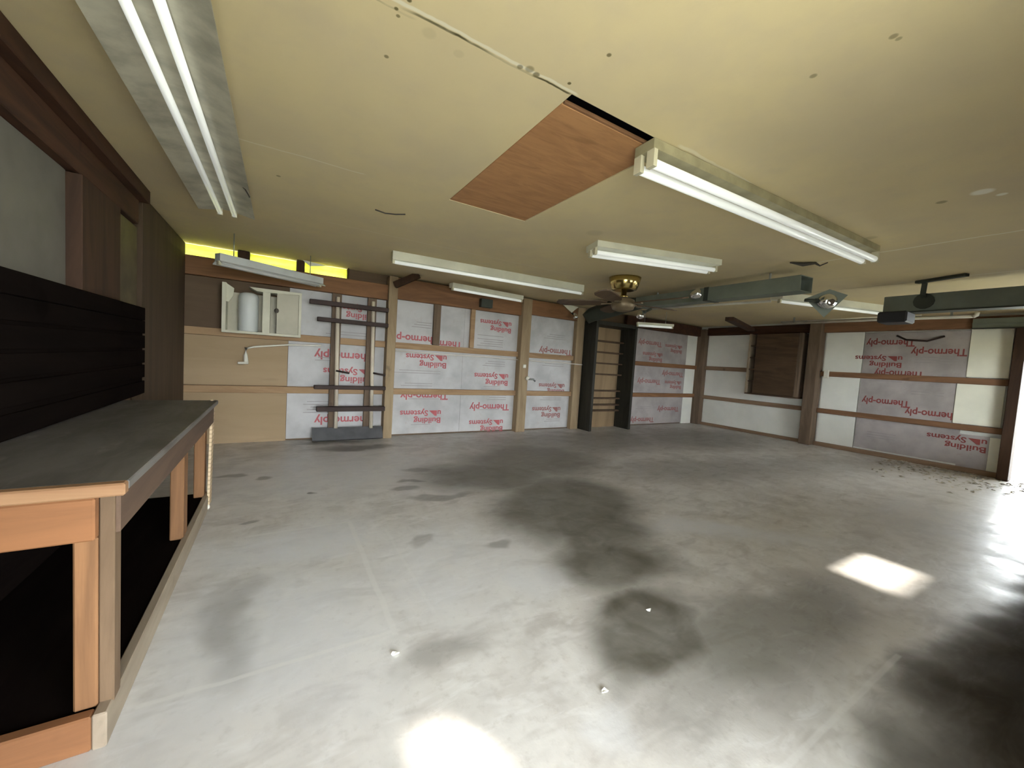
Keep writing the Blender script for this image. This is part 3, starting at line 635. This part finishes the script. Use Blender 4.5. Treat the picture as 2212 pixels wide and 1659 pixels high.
def build_lights():
    strip_light((-.315, 1.12), (-.305, 3.24), ZC-.002, 'wide two-tube strip light with flared reflector above the workbench', 2, .10, .05, 'fixture_old', 'tube', .012, .15, gap=.038, r=.014)
    strip_light((1.26, 1.16), (3.42, 1.085), ZC-.002, 'two-tube strip light starting beside plywood hatch', 2, .10, .04, 'fixture_tan', 'tube', .03, 0, gap=.034, r=.019)
    strip_light((.86, 3.66), (2.98, 3.52), ZC-.002, 'long cream strip light across the ceiling left of ceiling fan', 1, .10, .075, 'fixture', 'tube', .004, 0, shift=.025)
    strip_light((2.0, 2.28), (3.06, 1.98), ZC-.002, 'short cream strip light in front of the brass ceiling fan', 2, .19, .045, 'fixture', 'tube', .012, 0, gap=.04, r=.017)
    strip_light((1.74, 4.42), (2.78, 4.50), ZC-.04, 'small strip light near back wall above the header beam', 1, .10, .05, 'fixture', 'tube', .004, shift=.02)
    strip_light((4.62, 2.22), (6.05, 1.78), ZC-.002, 'strip light behind the black motor box', 1, .15, .07, 'fixture', 'tube', .008, shift=.03)
    strip_light((-.44, 4.03), (.36, 4.51), 1.73, 'pale grey shop light hanging before the yellow insulation', 1, .08, .06, 'grey_fix', 'dim_tube', .0, .075, True)
    strip_light((4.78, 4.27), (5.28, 3.99), 1.735, 'short pale strip light hanging by top of the dark shelf unit', 1, .07, .035, 'fixture', 'tube', .0, 0, True)

def build_fan():
    c = (3.02, 2.90)
    t = thing('ceiling_fan', (*c, ZC), 'ceiling fan with brass canopy and dark blades', 'ceiling fan')
    b = NB(); lathe(b, (*c, ZC), [(.10, -.128), (.125, -.118), (.145, -.06), (.16, -.001)][::1], 32); obj('canopy', b, 'brass', t, label='polished brass canopy')
    b = NB(); lathe(b, (*c, ZC), [(.045, -.20), (.045, -.185), (.028, -.18), (.028, -.128)], 20); obj('downrod', b, 'brass', t, label='brass collar and rod')
    b = NB(); lathe(b, (*c, ZC), [(.06, -.34), (.105, -.32), (.12, -.28), (.11, -.225), (.05, -.20)], 28); obj('motor_housing', b, 'fan_motor', t)
    for k in range(5):
        a = math.radians(-82+72*k); d = Vector((math.cos(a), math.sin(a), 0)); s = Vector((-d.y, d.x, 0))
        bm = NB(); n = 10; top, bot = [], []
        prof = [(.16, .035), (.22, .055), (.45, .07), (.60, .072), (.66, .055), (.685, .0)]
        out = [(r, w) for r, w in prof]+[(r, -w) for r, w in prof[-2::-1]]
        for z in (-.262, -.252):
            row = []
            for r, w in out:
                p = Vector((c[0], c[1], ZC+z))+d*r+s*w; p.z += w*.22; row.append(bm.verts.new(p*S))
            (bot if z < -.255 else top).extend(row)
        bm.faces.new(bot[::-1]); bm.faces.new(top)
        for i in range(len(out)): bm.faces.new((bot[i], bot[(i+1) % len(out)], top[(i+1) % len(out)], top[i]))
        bmesh.ops.recalc_face_normals(bm, faces=bm.faces)
        bl = obj('blade', bm, 'brown_fan', t)
        bm = NB(); p0 = Vector((c[0], c[1], ZC-.262))+d*.10; p1 = Vector((c[0], c[1], ZC-.27))+d*.22; obar(bm, p0, p1, .035, .012); obj('blade_arm', bm, 'fan_motor', bl)

def build_duct():
    na, fa = Vector((3.70, 1.56, 1.785)), Vector((3.87, 3.42, 1.825))
    t = thing('metal_duct', (3.78, 2.5, 1.64), 'grey-green rectangular metal duct under the ceiling with open near end', 'duct')
    d = (fa-na).normalized(); s = Vector((d.y, -d.x, 0)); w, h, th = .085, .064, .006
    bm = NB()
    def ring(p, ww, hh): return [bm.verts.new((p+s*a*ww+Vector((0, 0, b_*hh)))*S) for a, b_ in ((-1, -1), (1, -1), (1, 1), (-1, 1))]
    o1, o2, i1, i2 = ring(na, w, h), ring(fa, w, h), ring(na, w-th, h-th), ring(fa, w-th, h-th)
    for i in range(4):
        j = (i+1) % 4
        bm.faces.new((o1[i], o1[j], o2[j], o2[i])); bm.faces.new((i1[j], i1[i], i2[i], i2[j])); bm.faces.new((o1[j], o1[i], i1[i], i1[j]))
    bm.faces.new(o2)
    bm.faces.new(i2[::-1]); bmesh.ops.recalc_face_normals(bm, faces=bm.faces)
    obj('duct_body', bm, 'duct', t)
    bm = NB(); p = na+d*.85; bmv = []
    obar(bm, p-s*.0, p+d*.05, 2*w+.008, 2*h+.008); obj('joint_band', bm, 'duct_dark', t, label='dark band round the joint')
    bm = NB(); obar(bm, na+d*.2+Vector((0, 0, .088)), na+d*.24+Vector((0, 0, .088)), .04, .0+.02); obar(bm, na+d*.2+Vector((0, 0, .14)), na+d*.2+Vector((0, 0, .1)), .02, .02, (1, 0, 0)); bm.free()
    for q in (.3, 1.6):
        bm = NB(); p = na+d*q; box(bm, p.x-.012, p.x+.012, p.y-.004, p.y+.004, p.z+h, ZC); obj('hanger_strap', bm, 'steel', t)
    bm = NB(); tube(bm, [fa-d*.02, fa+d*.2, fa+d*.38+Vector((-.04, 0, -.02)), fa+d*.58+Vector((-.12, 0, -.07)), Vector((3.74, 4.16, 1.72)), Vector((3.69, 4.22, 1.66))], .075, 16, [.07, .09, .11, .11, .10, .08])
    obj('elbow', bm, 'duct_dark', t, label='dark bent elbow at the far end')
    # second beam at the right with hanger
    t = thing('steel_girder', (4.92, .4, 1.67), 'grey-green steel beam under ceiling toward right doorway', 'beam')
    obj('beam_body', box(NB(), 4.86, 4.97, YF, 1.40, 1.675, 1.822, .004), 'duct', t)
    obj('beam_lip', box(NB(), 4.855, 4.99, YF, 1.39, 1.664, 1.675), 'duct_dark', t)
    t = thing('beam_hanger', (4.76, 1.1, ZC), 'dark angle iron hanger dropping from ceiling to the steel beam', 'bracket')
    bm = NB(); obar(bm, (4.665, .86, ZC-.012), (4.775, 1.17, ZC-.012), .045, .022); obj('ceiling_angle', bm, 'duct_dark', t)
    bm = NB(); obar(bm, (4.775, 1.12, ZC-.024), (4.80, 1.13, 1.80), .035, .012, (1, 0, 0)); obj('drop_strap', bm, 'duct_dark', t)
    bm = NB(); tube(bm, [(4.842, 1.13, 1.755), (4.856, 1.13, 1.755)], .068, 14); obj('round_plate', bm, 'duct_dark', t)
    bm = NB(); obar(bm, (4.80, 1.13, 1.81), (4.85, 1.13, 1.79), .03, .02); obj('link', bm, 'duct_dark', t)
    t = thing('motor_box', (4.84, 1.3, 1.6), 'black motor box below the far end of right steel beam', 'motor')
    obj('casing', box(NB(), 4.70, 4.93, 1.19, 1.39, 1.565, 1.662, .012), 'black', t)
    bm = NB(); tube(bm, [(4.93, 1.25, 1.61), (4.95, 1.25, 1.61)], .03, 14); obj('end_cap', bm, 'black', t)
    # pale rails
    bm = NB(); tube(bm, [(3.98, 3.42, 1.768), (4.23, 2.08, 1.768)], .013, 10); obj('track_rail', bm, 'rail', None, None, 'pale metal rail running below the grey-green duct', 'rail')
    t = thing('track_rail', (6.6, 2.0, 1.84), 'long pale metal rail along the top of right wall', 'rail')
    bm = NB(); tube(bm, [(6.62, 3.05, 1.838), (6.60, 2.0, 1.83), (6.58, 1.13, 1.815)], .016, 10); obj('rail_bar', bm, 'rail', t)
    bm = NB(); tube(bm, [(6.66, 3.10, 1.87), (6.63, 1.55, 1.862)], .010, 8); obj('rail_guide', bm, 'rail', t)
    bm = NB(); tube(bm, [(6.58, 1.13, 1.815), (6.57, 1.105, 1.83), (6.57, 1.10, 1.86)], .02, 10); obj('end_stop', bm, 'rail', t)
    for yy in (2.9, 1.3):
        bm = NB(); box(bm, 6.605, 6.615, yy-.01, yy+.01, 1.84, ZC); obj('hanger_strap', bm, 'steel', t)
    t = thing('steel_channel', (7.1, .8, 1.75), 'grey-green steel channel over the cream foam board by doorway', 'beam')
    obj('web', box(NB(), 7.12, 7.16, YF, 1.22, 1.745, 1.855), 'duct', t)
    obj('flange', box(NB(), 7.10, 7.16, YF, 1.22, 1.735, 1.745), 'duct_dark', t); obj('flange', box(NB(), 7.10, 7.16, YF, 1.22, 1.79, 1.80), 'duct', t)

def spotlight(c, base, label, r=.035, dirn=(0, 0, -1), plate=False):
    c, base = Vector(c), Vector(base); t = thing('spotlight', base, label, 'spotlight', 'bare spotlights under the ceiling')
    bm = NB(); tube(bm, [base, base+(c-base)*.55], .014, 8); obj('arm', bm, 'duct_dark', t)
    d = (c-base).normalized() if dirn is None else Vector(dirn).normalized()
    bm = NB(); tube(bm, [base+(c-base)*.5, c-d*r*.4], .022, 12, [.018, .026]); obj('socket', bm, 'duct_dark', t)
    bm = NB(); tube(bm, [c-d*r*1.0, c-d*r*.3, c+d*r*.5, c+d*r*1.0, c+d*r*1.15], r, 16, [r*.5, r*.85, r, r*.8, r*.3]); obj('bulb', bm, 'chrome', t)
    if plate:
        bm = NB(); u = Vector((.36, -.93, 0)); n = Vector((.93, .36, 0)).normalized()
        q = c+n*.06+Vector((0, 0, .01)); vs = []
        for off in (0, .006):
            vs.append([bm.verts.new((q+n*off+u*a+Vector((0, 0, b_)))*S) for a, b_ in ((-.14, 0.03), (0, -.135), (.14, .045), (.02, .10))])
        bm.faces.new(vs[0]); bm.faces.new(vs[1][::-1])
        for i in range(4): bm.faces.new((vs[0][i], vs[0][(i+1) % 4], vs[1][(i+1) % 4], vs[1][i]))
        bmesh.ops.recalc_face_normals(bm, faces=bm.faces); obj('mounting_plate', bm, 'duct', t)
    return t
def build_spots():
    spotlight((3.88, 1.485, 1.66), (3.79, 1.60, 1.67), 'round silver bulb on diamond plate at near end of the duct', .062, (-.45, -.7, -.1), True)
    spotlight((3.56, 2.46, 1.785), (3.685, 2.56, 1.775), 'slanted silver spotlight on the middle of the duct', .048, (.4, -.8, .35))
    spotlight((3.58, 3.16, 1.638), (3.755, 3.16, 1.72), 'silver spotlight hanging at far end of the duct', .045, (-.1, -.2, -1))
    spotlight((3.83, 4.62, 1.745), (3.83, 4.71, 1.80), 'small silver spotlight on header beam left of the dark shelf unit', .04, (.0, -.4, -1))
    bm = NB(); poly_bm(bm, [(3.62, 1.915), (3.95, 1.90), (3.88, 1.85), (3.82, 1.80), (3.74, 1.84)], 4.705, 'back', .01)
    obj('lamp_shield', bm, 'fixture', None, None, 'pale tapered plate above small spotlight on header beam', 'plate')
    bm = NB(); tube(bm, [(.515, 2.69, ZC-.004), (.58, 2.70, ZC-.008), (.64, 2.68, ZC-.006), (.695, 2.64, ZC-.004)], .004, 6); obj('loose_wire', bm, 'dark_line', None, None, 'thin curled wire on ceiling left of plywood hatch', 'wire')
    bm = NB(); tube(bm, [(3.44, 1.58, ZC-.01), (3.52, 1.52, ZC-.02), (3.57, 1.46, ZC-.012), (3.60, 1.44, ZC-.03), (3.625, 1.40, ZC-.008)], .008, 6, [.004, .016, .010, .006, .004]); obj('dark_hook', bm, 'dark_line', None, None, 'dark hook on ceiling below the far end of long strip light', 'hook')
    bm = NB(); tube(bm, [(-.20, 2.62, ZC-.06), (-.175, 2.66, ZC-.075), (-.16, 2.76, ZC-.08), (-.165, 2.84, ZC-.06)], .004, 6); obj('loose_wire', bm, 'dark_line', None, None, 'short dark wire hanging from reflector above the workbench', 'wire')

# ---------------------------------------------------------------- light and camera
def build_light():
    w = bpy.data.worlds.new('sky'); bpy.context.scene.world = w; w.use_nodes = True
    bg = w.node_tree.nodes['Background']; bg.inputs[0].default_value = (.91, .97, 1.0, 1); bg.inputs[1].default_value = SKY
    l = bpy.data.lights.new('sun', 'SUN'); l.energy = SUN; l.angle = math.radians(2.2); l.color = (1, .94, .82)
    o = bpy.data.objects.new('sun', l); C.objects.link(o)
    e, a = math.radians(SUN_EL), math.radians(SUN_AZ)
    d = Vector((-math.cos(e)*math.sin(a), math.cos(e)*math.cos(a), -math.sin(e)))
    o.rotation_euler = d.to_track_quat('-Z', 'Y').to_euler(); o.location = (3, -10, 10)
SKY, SUN, EXPO = 13.0, 6.5, 1.13
def build_camera():
    cd = bpy.data.cameras.new('camera'); cd.sensor_width = 36; cd.lens = 842.07/2212*36; cd.clip_start = .02
    o = bpy.data.objects.new('camera', cd); C.objects.link(o)
    R, U, F = Vector((.85612773, -.51296592, .0625402)), Vector((-.02404348, .08135137, .99639544)), Vector((.51620463, .85454545, -.05731368))
    o.matrix_world = Matrix(((R.x, U.x, -F.x, 0), (R.y, U.y, -F.y, 0), (R.z, U.z, -F.z, S), (0, 0, 0, 1)))
    bpy.context.scene.camera = o

build_materials(); build_room(); build_back_wall(); build_pole_rack(); build_cabinet(); build_pipes(); build_shelf_unit(); build_right_wall(); build_left_wall(); build_bench(); build_litter()
build_lights(); build_fan(); build_duct(); build_spots(); build_light(); build_camera()
sc = bpy.context.scene
sc.view_settings.view_transform = 'Standard'; sc.view_settings.look = 'None'; sc.view_settings.gamma = 1; sc.view_settings.use_curve_mapping = False
sc.view_settings.exposure = EXPO
sc.cycles.max_bounces = 5; sc.cycles.diffuse_bounces = 4; sc.cycles.glossy_bounces = 2; sc.cycles.caustics_reflective = False; sc.cycles.caustics_refractive = False
sc.cycles.use_adaptive_sampling = True; sc.cycles.adaptive_threshold = .05
